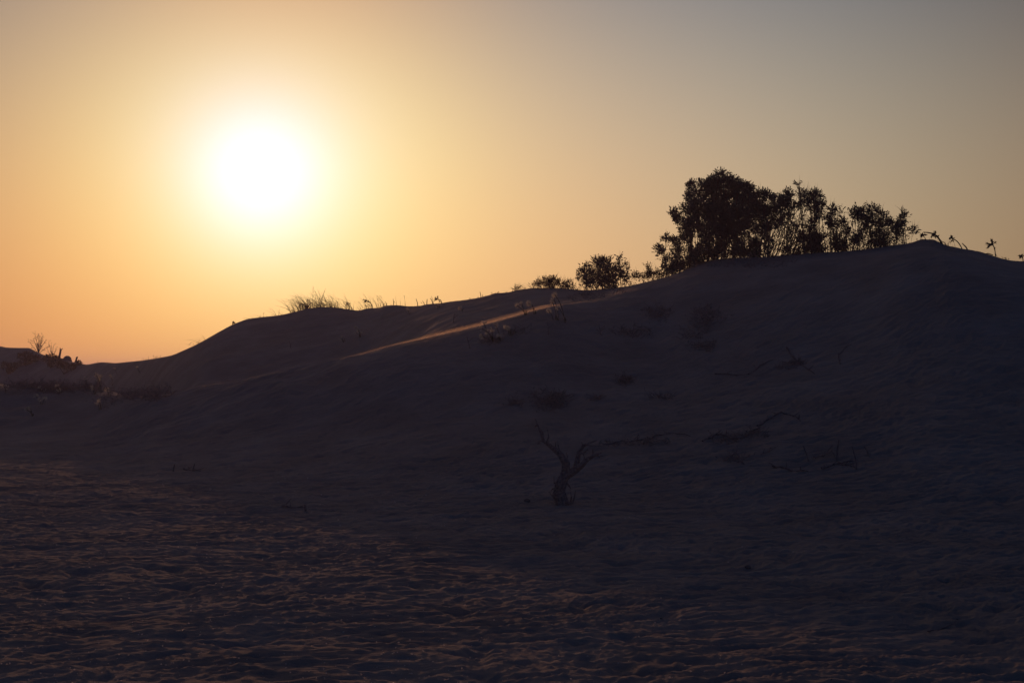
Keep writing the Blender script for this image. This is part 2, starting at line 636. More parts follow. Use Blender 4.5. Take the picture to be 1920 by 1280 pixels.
def shrub(name, label, bases, clumps, cover=2.2, stems=1.0, leafL=0.075, leafW=0.026, back=0.0, cat="shrub", group=None,
          mat="foliage", spikes=6, thick=0.5, twigs=7, lean=0.0, under=0, fine=0, slant=0.0):
    """bases: photo columns of the stems; clumps: (px, py, radius px) leaf clumps"""
    B = [crest(b) + np.array([0, back, 0]) for b in bases]
    for b in B:
        b[2] = hgt(b[0], b[1]) - 0.05
    Yb = float(np.mean([b[1] for b in B]))
    root = empty(name, np.mean(B, axis=0), label, cat, group)
    wood, fol = MB(), MB()
    R = 0.5 * (max(c[0] for c in clumps) - min(c[0] for c in clumps)) * Yb / F
    clumps = list(clumps)
    if under:
        for _ in range(under):
            ux = random.uniform(min(bases) - 8, max(bases) + 8)
            g = crest(ux)
            gy = 700 - (g[2] - CAMZ) / g[1] * F
            clumps.append((ux, gy - random.uniform(0, 26), random.uniform(3, 6)))
    for (cx, cy, cr) in clumps:
        Yc = Yb + random.uniform(-1, 1) * thick * R
        c0 = px2w(cx, cy, Yc)
        r = 0.86 * cr * Yc / F
        cov = cover * random.uniform(0.55, 1.35)
        b = min(B, key=lambda q: abs(q[0] - c0[0]) + random.uniform(0, 0.5) * R)
        b = b + np.array([random.uniform(-0.16, 0.16), random.uniform(-0.2, 0.2), 0]) * min(1, R / 0.6)
        b[2] = hgt(b[0], b[1]) - 0.05
        h = c0[2] - b[2]
        ctrl = b + (c0 - b) * np.array([0.35 + lean, 0.35, 0.6]) + rng.normal(size=3) * 0.06 * h
        pts = curve(b, ctrl, c0, 7)
        r0 = (0.008 + 0.009 * max(h, 0.2)) * stems * min(1.0, 0.25 + cr / 12)
        wood.tube(pts, [r0 * (1 - 0.72 * t) for t in np.linspace(0, 1, 7)], 5, 0.15)
        for _ in range(twigs):
            s = pts[random.randint(3, 6)]
            d = rng.normal(size=3)
            d[2] = abs(d[2]) * 0.9
            d /= np.linalg.norm(d)
            e = c0 + d * r * random.uniform(0.5, 1.05)
            mid = (s + e) / 2 + rng.normal(size=3) * 0.15 * r
            wood.tube([s, mid, e], [r0 * 0.28, r0 * 0.2, 0.004], 4)
        n = int(cov * 7.6 * math.pi * r * r / (leafL * leafW * 0.45)) + 14
        # twiglet sprays: short needle-like leaf tufts radiating from points in the clump
        nsp = max(8, n // 7)
        for _ in range(nsp):
            d = rng.normal(size=3)
            d /= np.linalg.norm(d)
            rad = r * (rng.random() ** 0.42) * (1.0 + 0.22 * rng.normal() * (rng.random() < 0.3))
            p = c0 + d * rad * np.array([1, 1, 0.95])
            ax = d * 0.7 + np.array([0, 0, 0.55]) + rng.normal(size=3) * 0.35
            ax /= np.linalg.norm(ax)
            sl_ = random.uniform(0.6, 1.4) * leafL * 1.6
            for k in range(7):
                q = p + ax * sl_ * (k / 7.0) + rng.normal(size=3) * 0.006
                fol.leaf(q, ax + rng.normal(size=3) * 0.55, leafL * random.uniform(0.5, 1.15), leafW * random.uniform(0.6, 1.3))
        for _ in range(spikes):
            d = rng.normal(size=3) * 0.55 + np.array([0, 0, 1.0])
            d /= np.linalg.norm(d)
            p = c0 + d * r * random.uniform(0.6, 0.95)
            fol.blade([p, p + d * 0.08 + rng.normal(size=3) * 0.01, p + d * random.uniform(0.12, 0.26) + rng.normal(size=3) * 0.02], 0.012)
    for _ in range(fine):
        b = B[random.randrange(len(B))] + np.array([random.uniform(-0.22, 0.22), random.uniform(-0.25, 0.25), 0])
        b[2] = hgt(b[0], b[1]) - 0.05
        near_ = sorted(clumps, key=lambda c: abs(px2w(c[0], c[1], Yb)[0] - b[0] - slant) + random.uniform(0, 0.5))[:5]
        cx, cy, cr = random.choice(near_)
        e = px2w(cx + random.uniform(-1, 1) * cr, cy + random.uniform(-0.8, 0.8) * cr, b[1] + random.uniform(-0.2, 0.2))
        m_ = (b + e) / 2 + rng.normal(size=3) * 0.05 * np.linalg.norm(e - b)
        pts = curve(b, m_, e, 6)
        r0 = random.uniform(0.007, 0.013)
        wood.tube(pts, [r0 * (1 - 0.12 * k) for k in range(6)], 4)
        for k in range(1, 6):
            for _ in range(2):
                ax = rng.normal(size=3) * 0.5 + np.array([0, 0, 0.8])
                ax /= np.linalg.norm(ax)
                for j_ in range(4):
                    fol.leaf(pts[k] + ax * 0.03 * (j_ + 1) + rng.normal(size=3) * 0.012, ax + rng.normal(size=3) * 0.5, leafL, leafW * 0.8)
    if len(B) > 1:
        wood.tube([b - np.array([0, 0, 0.06]) for b in B], 0.02, 5)
    wood.build("branches", MAT["bark"], root)
    fol.build("foliage", MAT[mat], root)
    return root


def bare_bush(name, label, base, tips, r0, cat="dead bush", group=None, order=3, mat="deadwood"):
    """leafless bush: twigs fan from base to tips, forking on the way"""
    root = empty(name, base, label, cat, group)
    br, tw = MB(), MB()
    for t in tips:
        t = np.asarray(t, float)
        L = np.linalg.norm(t - base)
        ctrl = base + (t - base) * np.array([0.3, 0.3, 0.55]) + rng.normal(size=3) * 0.05 * L
        pts = curve(base, ctrl, t, 7)
        br.tube(pts, [r0 * (1 - 0.8 * k / 6) for k in range(7)], 5, 0.15)
        for i in range(2, 7):
            for _ in range(order):
                d = (t - base) / L + rng.normal(size=3) * 0.6
                d[2] = abs(d[2])
                d /= np.linalg.norm(d)
                l = L * random.uniform(0.12, 0.3)
                a = pts[i]
                m = a + d * l * 0.5 + rng.normal(size=3) * 0.05 * l
                e = a + d * l
                tw.tube([a, m, e], [r0 * 0.4, r0 * 0.3, r0 * 0.12], 4)
                for _ in range(2):
                    d2 = d + rng.normal(size=3) * 0.6
                    d2 /= np.linalg.norm(d2)
                    tw.tube([m, m + d2 * l * 0.5], [r0 * 0.25, r0 * 0.1], 3)
    br.build("branches", MAT[mat], root)
    tw.build("twigs", MAT[mat], root)
    return root


def tuft(px0, px1, hpx, n, label, lean=-0.6, group="tufts of dry beach grass along the dune crest", w=0.012, up=1.0, py=None, cat="grass tuft", name="grass_tuft", mat="grass", seeds=0.15, back=0.0):
    """wind-bent grass tuft between two photo columns"""
    c = crest((px0 + px1) / 2) if py is None else gp((px0 + px1) / 2, py)
    m = MB()
    H = hpx * c[1] / F
    for _ in range(n):
        px = random.uniform(px0, px1)
        b = crest(px) if py is None else gp(px, py + random.uniform(-3, 3))
        b = b + np.array([0, random.uniform(-0.25, 0.35) + back, 0])
        b[2] = hgt(b[0], b[1]) - 0.03
        h = H * random.uniform(0.2, 1.0) ** 1.3 * up
        l = lean * random.uniform(0.3, 1.5) if random.random() < 0.88 else -lean * random.uniform(0.0, 0.5)
        dy = random.uniform(-0.35, 0.35)
        pts = []
        for t in (0, 0.25, 0.5, 0.75, 1.0):
            pts.append(b + np.array([h * l * t ** 1.5, h * dy * t, h * (t - 0.28 * t * t * abs(l))]))
        if random.random() < 0.12:                       # broken blade
            pts[3:] = [pts[2] + np.array([l * h * 0.25, 0, -0.06 * h]), pts[2] + np.array([l * h * 0.45, 0, -0.3 * h])]
        m.blade(pts, w * random.uniform(0.5, 1.2))
        if random.random() < seeds:
            for k in range(5):
                m.leaf(pts[3] + (pts[4] - pts[3]) * k / 4, (pts[4] - pts[3]) + rng.normal(size=3) * 0.02, 0.045, 0.012)
    root = []
    for t in np.linspace(0, 1, 6):
        px = px0 + (px1 - px0) * t
        b = crest(px) if py is None else gp(px, py)
        root.append(np.array([b[0], b[1] + back, hgt(b[0], b[1] + back) - 0.09]))
    m.tube(root, 0.008, 4)                                # buried rhizome
    return m.build_thing(name, MAT[mat], c, label, cat, group)


def daffodil(base, heads, label, lit=True, leaves=3, size=0.044, group="sea daffodils on the dune slope", mat="petal", kind="sea_daffodil"):
    """stems carrying umbels of star-shaped flowers; base and heads are photo pixels"""
    b = gp(*base)
    root = empty(kind, b, label, "flowering plant", group)
    b = b - np.array([0, 0, 0.04])
    for (hx, hy) in heads:
        Yh = b[1] + random.uniform(-0.12, 0.12)
        h = px2w(hx, hy, Yh)
        st = MB()
        bb = b + np.array([random.uniform(-0.04, 0.04), random.uniform(-0.04, 0.04), 0])
        ctrl = (bb + h) / 2 + np.array([0.25 * (bb[0] - h[0]), 0, 0.25 * (h[2] - bb[2])])
        st.tube(curve(bb, ctrl, h, 6), 0.0065, 5)
        so_ = st.build("stem", MAT["stem"], root)
        fl = MB()
        for _ in range(random.randint(3, 5)):
            d = rng.normal(size=3) + np.array([0, 0, 0.35])
            d /= np.linalg.norm(d)
            c = h + d * size * 0.8
            fl.tube([h, c], [0.004, 0.007], 4)
            for k in range(6):
                u = np.cross(d, [0.3, 0.5, 0.8])
                u /= np.linalg.norm(u)
                v = np.cross(d, u)
                a = k * math.pi / 3 + random.uniform(-0.2, 0.2)
                o = math.cos(a) * u + math.sin(a) * v
                p1 = c + (o * 0.7 + d * 0.6) * size * 0.6
                p2 = c + (o * 1.15 + d * 0.35) * size * 1.1
                fl.blade([c, p1, p2], size * 0.34, np.cross(o, d))
            fl.blob(c + d * size * 0.35, (size * 0.22, size * 0.22, size * 0.25), 6, 4)
        f_ = fl.build("flower", MAT[mat], root)
    if leaves:
        lf = MB()
        for _ in range(leaves):
            a = random.uniform(0, 2 * math.pi)
            l = random.uniform(0.12, 0.3)
            o = np.array([math.cos(a), math.sin(a), 0])
            lf.blade([b, b + o * l * 0.4 + np.array([0, 0, l * 0.6]), b + o * l * 0.9 + np.array([0, 0, l * 0.55])], 0.02, np.cross(o, [0, 0, 1.0]))
        lf.build("leaves", MAT["stem"], root)
    return root


# ------------------------------------------------------------------ the tamarisk shrubs on the crest
shrub("tamarisk_shrub", "largest and tallest dark bushy shrub on the dune crest",
      [1300, 1335, 1370, 1400, 1430],
      [(1351, 327, 6), (1358, 333, 6), (1339, 345, 15), (1366, 343, 13), (1382, 352, 13), (1315, 348, 7), (1326, 352, 12), (1296, 349, 7), (1303, 366, 12),
       (1289, 371, 6), (1340, 368, 25), (1374, 374, 22), (1400, 356, 12), (1402, 378, 18), (1288, 392, 11), (1308, 392, 20), (1345, 405, 27), (1385, 408, 26),
       (1262, 399, 5), (1268, 408, 6), (1276, 416, 9), (1298, 422, 18), (1330, 436, 23), (1366, 438, 22), (1288, 446, 11), (1281, 434, 6), (1424, 369, 11),
       (1439, 368, 8), (1456, 377, 11), (1424, 398, 19), (1450, 402, 19), (1402, 430, 18), (1432, 430, 14), (1467, 388, 10), (1320, 462, 12), (1350, 466, 11), (1306, 476, 9),
       (1385, 462, 10), (1415, 458, 9), (1440, 452, 9), (1462, 420, 12)],
      cover=1.75, stems=0.8, spikes=1, under=26, fine=110)
shrub("tamarisk_shrub", "open shrub with slanting bare stems right of the tallest shrub",
      [1447, 1462, 1478, 1500, 1530],
      [(1478, 368, 10), (1470, 380, 9), (1487, 390, 8), (1499, 363, 5), (1497, 349, 3), (1514, 370, 13), (1529, 368, 9), (1538, 384, 7), (1522, 386, 10),
       (1503, 384, 7), (1478, 408, 9), (1520, 424, 11), (1492, 425, 6), (1534, 403, 6), (1502, 446, 8), (1530, 446, 9), (1478, 440, 6)],
      cover=1.2, stems=0.7, spikes=7, twigs=12, lean=-0.2, under=10, fine=90, slant=0.45)
shrub("tamarisk_shrub", "small narrow shrub at the left foot of the tallest shrub",
      [1250, 1268, 1285],
      [(1250, 449, 6), (1236, 468, 7), (1242, 474, 5), (1269, 456, 8), (1268, 474, 11), (1253, 490, 8), (1272, 496, 10), (1262, 508, 7), (1290, 470, 7), (1286, 490, 8)],
      cover=1.6, stems=0.6, spikes=3, under=5, fine=24)
shrub("tamarisk_shrub", "slim wispy shrub second from the right in the crest row",
      [1555, 1570, 1585],
      [(1560, 392, 6), (1570, 400, 9), (1550, 410, 8), (1560, 424, 9), (1580, 422, 9), (1547, 446, 8), (1590, 438, 7), (1569, 448, 8), (1583, 455, 6)],
      cover=1.1, stems=0.6, spikes=5, twigs=12, under=4, fine=28, slant=0.1)
shrub("tamarisk_shrub", "spreading flat-topped shrub at the right end of the crest row",
      [1612, 1632, 1655, 1688],
      [(1603, 400, 8), (1618, 397, 9), (1637, 394, 8), (1651, 404, 9), (1610, 411, 9), (1628, 412, 10), (1660, 419, 8), (1646, 424, 9), (1625, 430, 10),
       (1672, 424, 7), (1692, 410, 8), (1690, 424, 8), (1693, 400, 3), (1680, 433, 6), (1612, 446, 8), (1640, 450, 8), (1660, 442, 6), (1600, 455, 6)],
      cover=1.35, stems=0.6, spikes=5, twigs=12, under=5, fine=46, slant=0.12)
shrub("tamarisk_shrub", "tiny sprig of shrub standing alone beyond the flat-topped shrub",
      [1708, 1712], [(1714, 436, 4), (1712, 430, 2)], cover=1.2, stems=0.5, spikes=4)
shrub("tamarisk_shrub", "round dark shrub farther left on the low part of the crest",
      [1100, 1125, 1145],
      [(1117, 493, 6), (1127, 491, 8), (1140, 493, 8), (1130, 506, 11), (1147, 506, 9), (1098, 503, 7), (1092, 514, 7), (1107, 513, 7), (1124, 522, 11), (1146, 522, 10), (1103, 528, 8), (1086, 522, 4), (1135, 532, 8)],
      cover=1.2, stems=0.6, spikes=2, under=6, fine=34)
shrub("tamarisk_shrub", "thin upright shrub touching the right side of the round dark shrub",
      [1165, 1172],
      [(1162, 483, 3), (1161, 493, 5), (1170, 500, 5), (1160, 510, 7), (1168, 520, 8), (1178, 504, 3), (1176, 529, 7)],
      cover=1.15, stems=0.7, spikes=3)
for lab, bs, cl in [
    ("low spreading scrub left of the round dark shrub", [1015, 1040],
     [(1012, 531, 5), (1024, 529, 6), (1037, 528, 7), (1050, 532, 7), (1006, 536, 5), (1030, 537, 8), (1058, 539, 6)]),
    ("very small spiky scrub between low scrub and round shrub", [1070], [(1067, 531, 4), (1074, 537, 4), (1065, 540, 4)]),
    ("small scrub just right of the thin upright shrub", [1190, 1200], [(1186, 520, 4), (1194, 518, 5), (1203, 522, 5)]),
    ("spire shaped scrub left of the small narrow shrub", [1216, 1222], [(1215, 501, 2), (1216, 507, 3), (1216, 514, 5), (1224, 518, 6), (1234, 516, 5), (1212, 520, 5)]),
    ("leafy sprout on the crest left of the low spreading scrub", [965], [(966, 544, 2), (971, 543, 2)]),
]:
    shrub("scrub_bush", lab, bs, cl, cover=1.1, stems=0.5, spikes=6, cat="scrub", group="low scrub bushes along the crest", mat="scrub", leafL=0.07, leafW=0.016)
# dark scrub on the slope of the far left hill
for lab, px, py, cl in [
    ("dark scrub on the far left hill below the bare bush", 45, 672, [(40, 668, 7), (50, 666, 7), (60, 670, 8), (70, 676, 7), (52, 678, 8)]),
    ("dark scrub mound under the small bare bush at far left", 95, 678, [(88, 672, 6), (98, 671, 7), (106, 674, 6), (96, 682, 7)]),
    ("dark scrub low at the left picture edge", 15, 690, [(10, 686, 8), (22, 688, 8), (35, 686, 8), (20, 696, 7)]),
    ("dark scrub in front of the leaning posts", 120, 690, [(112, 684, 6), (122, 686, 6), (135, 688, 6), (148, 689, 4)]),
]:
    B_ = gp(px, py + 12)
    root = empty("scrub_bush", B_, lab, "scrub", "dark scrub bushes on the far left hill")
    f_, w_ = MB(), MB()
    for (cx, cy, cr) in cl:
        q = px2w(cx, cy, B_[1] + random.uniform(-0.4, 0.4))
        g_ = hgt(q[0], q[1])
        q[2] = max(q[2], g_ + 0.1)
        r_ = cr * B_[1] / F
        w_.tube([B_, (B_ + q) / 2 + rng.normal(size=3) * 0.03, q], [0.02, 0.014, 0.006], 4)
        for _ in range(170):
            d = rng.normal(size=3)
            d /= np.linalg.norm(d)
            f_.leaf(q + d * r_ * rng.random() ** 0.45, d + np.array([0, 0, 0.6]) + rng.normal(size=3) * 0.4, 0.11, 0.04)
    w_.build("branches", MAT["bark"], root)
    f_.build("foliage", MAT["scrub"], root)

# ------------------------------------------------------------------ far left: bare bushes and old posts
b0 = crest(72)
b0[2] -= 0.1
YL = b0[1]
bare_bush("bare_bush", "larger leafless bush at far left against the orange sky", b0,
          [px2w(x, y, YL + random.uniform(-0.3, 0.3)) for x, y in ((55, 642), (62, 636), (66, 627), (73, 630), (79, 628), (85, 640), (74, 640), (70, 646), (90, 650), (80, 636))],
          0.02, group="leafless bushes at far left", order=2)
b1 = crest(98)
b1[2] -= 0.1
bare_bush("bare_bush", "smaller leafless bush right of the larger one at far left", b1,
          [px2w(x, y, b1[1] + random.uniform(-0.3, 0.3)) for x, y in ((91, 641), (96, 645), (101, 646), (106, 652), (88, 652))],
          0.016, group="leafless bushes at far left", order=1)


def post(label, a, b, w, fork=None):
    Y = crest(a[0])[1] - 0.2
    pa, pb = px2w(a[0], a[1] + 6, Y), px2w(b[0], b[1], Y)
    m = MB()
    mid = (pa + pb) / 2 + np.array([0.02, 0, -0.01])
    m.tube([pa, mid, pb], [w * 0.55 * Y / F, w * 0.5 * Y / F, w * 0.42 * Y / F], 8, 0.15)
    if fork:
        for t in fork:
            m.tube([pb - (pb - pa) * 0.08, px2w(t[0], t[1], Y)], [w * 0.3 * Y / F, w * 0.16 * Y / F], 5)
    m.build_thing("wooden_post", MAT["deadwood"], pa, label, "post", "old leaning posts at far left")


post("taller leaning post with a forked top at far left", (108, 673), (114, 655), 4.2, [(112.5, 652), (117.5, 653)])
post("shorter leaning post at far left above the dip", (138, 679), (144.5, 669), 3.6, [(146, 668.5)])
Ys_ = crest(125)[1] - 0.3
m_ = MB()
m_.blob(px2w(126, 678, Ys_), (8.5 * Ys_ / F, 0.3, 11 * Ys_ / F), 14, 10, 0.06)
m_.blob(px2w(116, 679, Ys_), (7 * Ys_ / F, 0.25, 7 * Ys_ / F), 12, 8, 0.1)
m_.build_thing("tree_stump", MAT["deadwood"], px2w(124, 684, Ys_), "rounded dark stump between the two leaning posts", "stump", smooth=True)

# ------------------------------------------------------------------ grass along the crest
for a in [
    (362, 384, 16, 22, "sparse grass plume low on the left dune shoulder", -1.3),
    (426, 434, 12, 5, "few short grass hairs beside the lone seed head", -1.4),
    (466, 480, 10, 8, "thin grass hairs where the left shoulder flattens", -1.9),
    (488, 502, 16, 10, "tiny grass tuft left of the small curved tuft", -1.1),
    (512, 532, 24, 18, "small curved grass tuft left of the dense grass", -0.8),
    (546, 578, 36, 170, "dense wind-bent grass, left part of the grass mound", -0.9),
    (572, 605, 42, 190, "tallest dense wind-bent grass on top of the dark mound", -0.85),
    (605, 636, 38, 140, "dense wind-bent grass, right part of the grass mound", -0.8),
    (636, 664, 40, 50, "loose taller grass at the right end of the mound", -0.7),
    (672, 696, 28, 34, "dark grass tuft in the notch right of the mound", -0.6),
    (696, 722, 34, 34, "grass tuft just right of the notch", -0.55),
    (724, 732, 14, 5, "two or three short blades on the small knoll", -0.6),
    (733, 762, 22, 12, "sparse upright blades along the small knoll", -0.1),
    (792, 800, 12, 4, "short blades between the bare stalks", -0.5),
    (945, 962, 14, 8, "pale grass hairs left of the leafy sprout", -1.2),
    (972, 1000, 18, 34, "spiky short grass left of the low spreading scrub", -0.7),
    (1000, 1060, 20, 40, "grass growing through the low spreading scrub", -0.2),
    (1060, 1085, 22, 26, "fine grass at the left foot of the round shrub", -0.7),
    (1180, 1228, 20, 30, "fine grass between scrub and small narrow shrub", -0.4),
    (1222, 1250, 40, 26, "tall thin grass stems beside the small narrow shrub", -0.3),
    (1722, 1748, 9, 20, "trailing grass hairs on top of the highest knoll", -0.8),
    (1766, 1786, 18, 26, "dry grass right of the highest knoll", -0.5),
    (1790, 1830, 5, 26, "low dry grass on the right crest", -0.8),
    (1840, 1852, 8, 16, "short dry grass left of the lone flower", -0.4),
    (1868, 1898, 12, 34, "dry looping grass near the right picture edge", -0.7),
    (878, 940, 5, 60, "low ragged dry growth on the crest step", -0.4),
    (1030, 1100, 12, 80, "ragged low growth in front of the round dark shrub", -0.3),
    (1640, 1720, 8, 60, "low growth joining the flat-topped shrub and the highest knoll", -0.4),
    (150, 215, 4, 40, "very low grass fringe on the far left saddle", -0.5),
    (266, 278, 11, 16, "small leafy sprig on the left saddle", 0.1),
    (284, 300, 10, 18, "second small leafy sprig on the left saddle, nearer the dune", 0.3),
    (330, 334, 7, 3, "single short shoot where the dune shoulder starts", 0.0),
]:
    tuft(*a)

# stalks
def stalk(label, pts_px, w, name="dry_stalk", cat="dry stalk", group="bare dry stalks on the crest", Y=None, leafy=False):
    c = crest(pts_px[0][0])
    Y = Y or c[1] - 0.1
    p = [px2w(x, y, Y) for x, y in pts_px]
    p[0][2] -= 0.08
    m = MB()
    m.tube(p, [w * Y / F * (1 - 0.5 * k / (len(p) - 1)) for k in range(len(p))], 5)
    return m.build_thing(name, MAT["stem"], p[0], label, cat, group)


stalk("bare stalk leaning left, first of the stalk group", [(784, 574), (782.5, 567), (780, 560)], 0.9)
stalk("short stalk leaning left beside the thick upright one", [(797, 572), (795, 568), (792, 564)], 0.7)
stalk("thick upright stalk in the middle of the stalk group", [(800, 572), (800.5, 566), (801, 560.5)], 1.0)
stalk("long stalk leaning left beside the drooping seed head", [(813, 570), (810, 564), (807, 559)], 1.0)
stalk("thin stalk crossing near the drooping seed head", [(814, 570), (811.5, 562), (808.5, 555)], 0.5)
stalk("forked shoot on the crest above the flower slope", [(902, 560), (901.5, 554), (900, 547)], 0.9)
stalk("short shoot right of the forked shoot", [(903, 560), (905, 556), (905, 552)], 0.7)
stalk("tiny shoot standing alone left of the crest step", [(911, 558), (910.5, 554)], 0.6)
stalk("thin dark shoot on the left end of the small knoll", [(726, 574), (724.5, 569), (722.5, 565.5)], 0.8)
stalk("thin forked sprig on the small knoll", [(738, 573), (738, 567), (737, 560)], 0.7)


def seedhead(label, base, head, w=0.8, size=0.05, droop=(0, 0), n=9):
    """silhouetted sea daffodil: curved stem with seed pods or withered flowers"""
    c = crest(base[0])
    Y = c[1] - 0.1
    root = empty("withered_daffodil", px2w(base[0], base[1], Y), label, "seed head", "withered sea daffodils on the crest")
    p0 = px2w(base[0], base[1], Y)
    p0[2] -= 0.06
    h = px2w(head[0], head[1], Y)
    st = MB()
    mid = (p0 + h) / 2 + np.array([droop[0], 0, droop[1]])
    st.tube(curve(p0, mid, h, 8), [w * Y / F] * 8, 5)
    st.build("stem", MAT["stem"], root)
    hd = MB()
    for _ in range(n):
        d = rng.normal(size=3) * np.array([1, 0.6, 0.8]) + np.array([-0.5, 0, 0.3])
        d /= np.linalg.norm(d)
        e = h + d * size * random.uniform(0.7, 1.6)
        hd.tube(curve(h, (h + e) / 2 + np.array([0, 0, size * 0.4]), e, 4), [0.006, 0.006, 0.008, 0.012], 4)
        if random.random() < 0.7:
            hd.blob(e, (0.016, 0.016, 0.02), 6, 4)
        for _ in range(3):
            hd.leaf(e, d + rng.normal(size=3) * 0.8, size * 0.9, 0.018)
    hd.build("seed_head", MAT["pod"], root)
    return root


seedhead("lone seed head against the yellow sky on the left shoulder", (437, 611), (440, 606), 0.5, 0.045)
seedhead("seed head in the grass at the right end of the mound", (654, 582), (652, 570), 0.9, 0.05, (0.05, 0.05), 7)
seedhead("dark drooping flower head right of the notch", (697, 580), (688, 565), 0.8, 0.07, (0.14, 0.12))
seedhead("drooping seed head at the right end of the stalk group", (828, 569), (822, 562), 0.8, 0.07, (0.05, 0.12))
seedhead("nodding seed head left of the highest knoll top", (1734, 452), (1731, 443), 0.7, 0.06, (0.06, 0.05))
seedhead("large clump of withered heads on the highest knoll", (1766, 460), (1754, 441), 1.6, 0.06, (0.05, 0.06), 14)
seedhead("bent seed stalk right of the highest knoll", (1806, 467), (1786, 448), 1.0, 0.05, (0.02, 0.12), 9)
seedhead("lone tall flower standing on the right crest", (1866, 480), (1862, 460), 0.9, 0.075, (0.04, 0.03), 16)
seedhead("seed head cut by the right picture edge", (1919, 488), (1917, 481), 0.8, 0.05, (0.0, 0.0))


def bent_leaf(label, pts, w):
    Y = crest(pts[0][0])[1] - 0.05
    p = [px2w(x, y, Y) for x, y in pts]
    m = MB()
    n = len(p)
    m.tube(p, [w * Y / F * (0.5 + 0.5 * math.sin(math.pi * (0.25 + 0.7 * k / (n - 1)))) for k in range(n)], 5)
    m.build_thing("strap_leaf", MAT["stem"], p[0], label, "leaf", "bent strap leaves on the right crest")


bent_leaf("long arched leaf sweeping left over the highest knoll", [(1770, 463), (1764, 452), (1757, 443), (1749, 438), (1740, 436), (1731, 435.5)], 1.5)
bent_leaf("short curved leaf right of the bent seed stalk", [(1815, 470), (1811, 463), (1804, 456)], 1.3)
bent_leaf("leaf lying along the right crest before the lone flower", [(1862, 478), (1852, 475), (1847, 476)], 1.0)

# ------------------------------------------------------------------ sea daffodils on the slope
for base, heads, label in [
    ((925, 640), [(903, 616), (913, 622), (922, 618), (904, 630)], "brightest cluster of backlit flowers below the lit sand ridge"),
    ((940, 640), [(929, 609), (935, 631)], "flowers right of the brightest cluster, stems leaning left"),
    ((912, 638), [(907, 606)], "single flower above the brightest cluster on the lit ridge"),
    ((958, 632), [(949, 612), (952, 617)], "small pair of flowers right of the brightest cluster"),
    ((987, 590), [(969, 573), (978, 571)], "pair of flowers on the lit ridge with long stems"),
    ((1003, 589), [(991, 569), (997, 570)], "pair of pale flowers between lit ridge and crest"),
    ((1048, 602), [(1035, 566), (1038, 561)], "tall flower where the lit sand ridge ends"),
    ((1061, 606), [(1046, 577), (1040, 553)], "tall leaning stems right of the end of the lit ridge"),
    ((1040, 600), [(1029, 584)], "low flower under the end of the lit ridge"),
    ((866, 584), [(862, 577)], "small pale flower on the rear dune below the crest"),
    ((676, 632), [(667, 614), (672, 620), (676, 624), (668, 624)], "pale flower cluster in the middle of the rear dune face"),
    ((645, 642), [(640, 634)], "small flower left of the cluster on the rear dune face"),
    ((766, 590), [(764, 580)], "small flower just below the small knoll"),
    ((822, 578), [(822, 574)], "tiny flower below the stalk group"),
    ((80, 758), [(68, 743), (74, 749), (84, 747)], "yellowish flower cluster low at the left edge"),
    ((62, 780), [(50, 768), (57, 765)], "dim flowers below the left yellowish cluster"),
    ((190, 735), [(180, 702), (184, 711), (189, 707)], "upright flower cluster left of the dune foot"),
    ((162, 722), [(158, 708), (162, 712)], "low flowers left of the upright cluster"),
    ((212, 722), [(207, 705), (210, 708)], "bright flower right of the upright cluster"),
    ((218, 702), [(214, 691)], "single flower near the far left saddle"),
    ((262, 698), [(257, 689)], "small backlit flower at the start of the dune shoulder"),
    ((176, 740), [(171, 727), (175, 726)], "small flowers in front of the upright cluster"),
    ((206, 745), [(200, 730)], "reddish flower right of the dim slope flowers"),
    ((190, 768), [(182, 755), (185, 750)], "lowest dim flowers on the left slope"),
    ((10, 735), [(4, 722), (12, 725)], "flowers cut by the left picture edge"),
    ((112, 738), [(107, 724), (110, 731)], "dim flowers in the middle of the left hollow"),
    ((80, 735), [(75, 728), (85, 733)], "dim low flowers above the yellowish cluster"),
]:
    daffodil(base, heads, label)

# leafless stems standing on the slope
for label, pts in [
    ("thin leaning stem below the brightest flowers", [(882, 652), (878, 640), (875, 630)]),
    ("forked twig on the slope below the tall flowers", [(1029, 626), (1028, 615), (1026, 604)]),
    ("second forked twig farther right on the slope", [(1130, 628), (1125, 622), (1118, 617)]),
    ("thin twig rising left of the second forked twig", [(1127, 627), (1125, 618), (1123, 610)]),
    ("short dark stem on the rear dune face", [(545, 652), (544, 645), (542, 638)]),
    ("short stem pair on the lower rear face", [(850, 604), (851, 596), (852, 588)]),
]:
    g_ = gp(*pts[0])
    Y = g_[1] - 0.03
    p = [px2w(x, y, Y) for x, y in pts]
    p[0][2] -= 0.05
    m = MB()
    m.tube(p, [0.012, 0.009, 0.005], 5)
    m.tube([p[1], p[1] + np.array([0.10, 0.02, 0.08])], [0.007, 0.004], 4)
    m.build_thing("bare_sprig", MAT["deadwood"], p[0], label, "sprig", "bare sprigs on the dune slope")

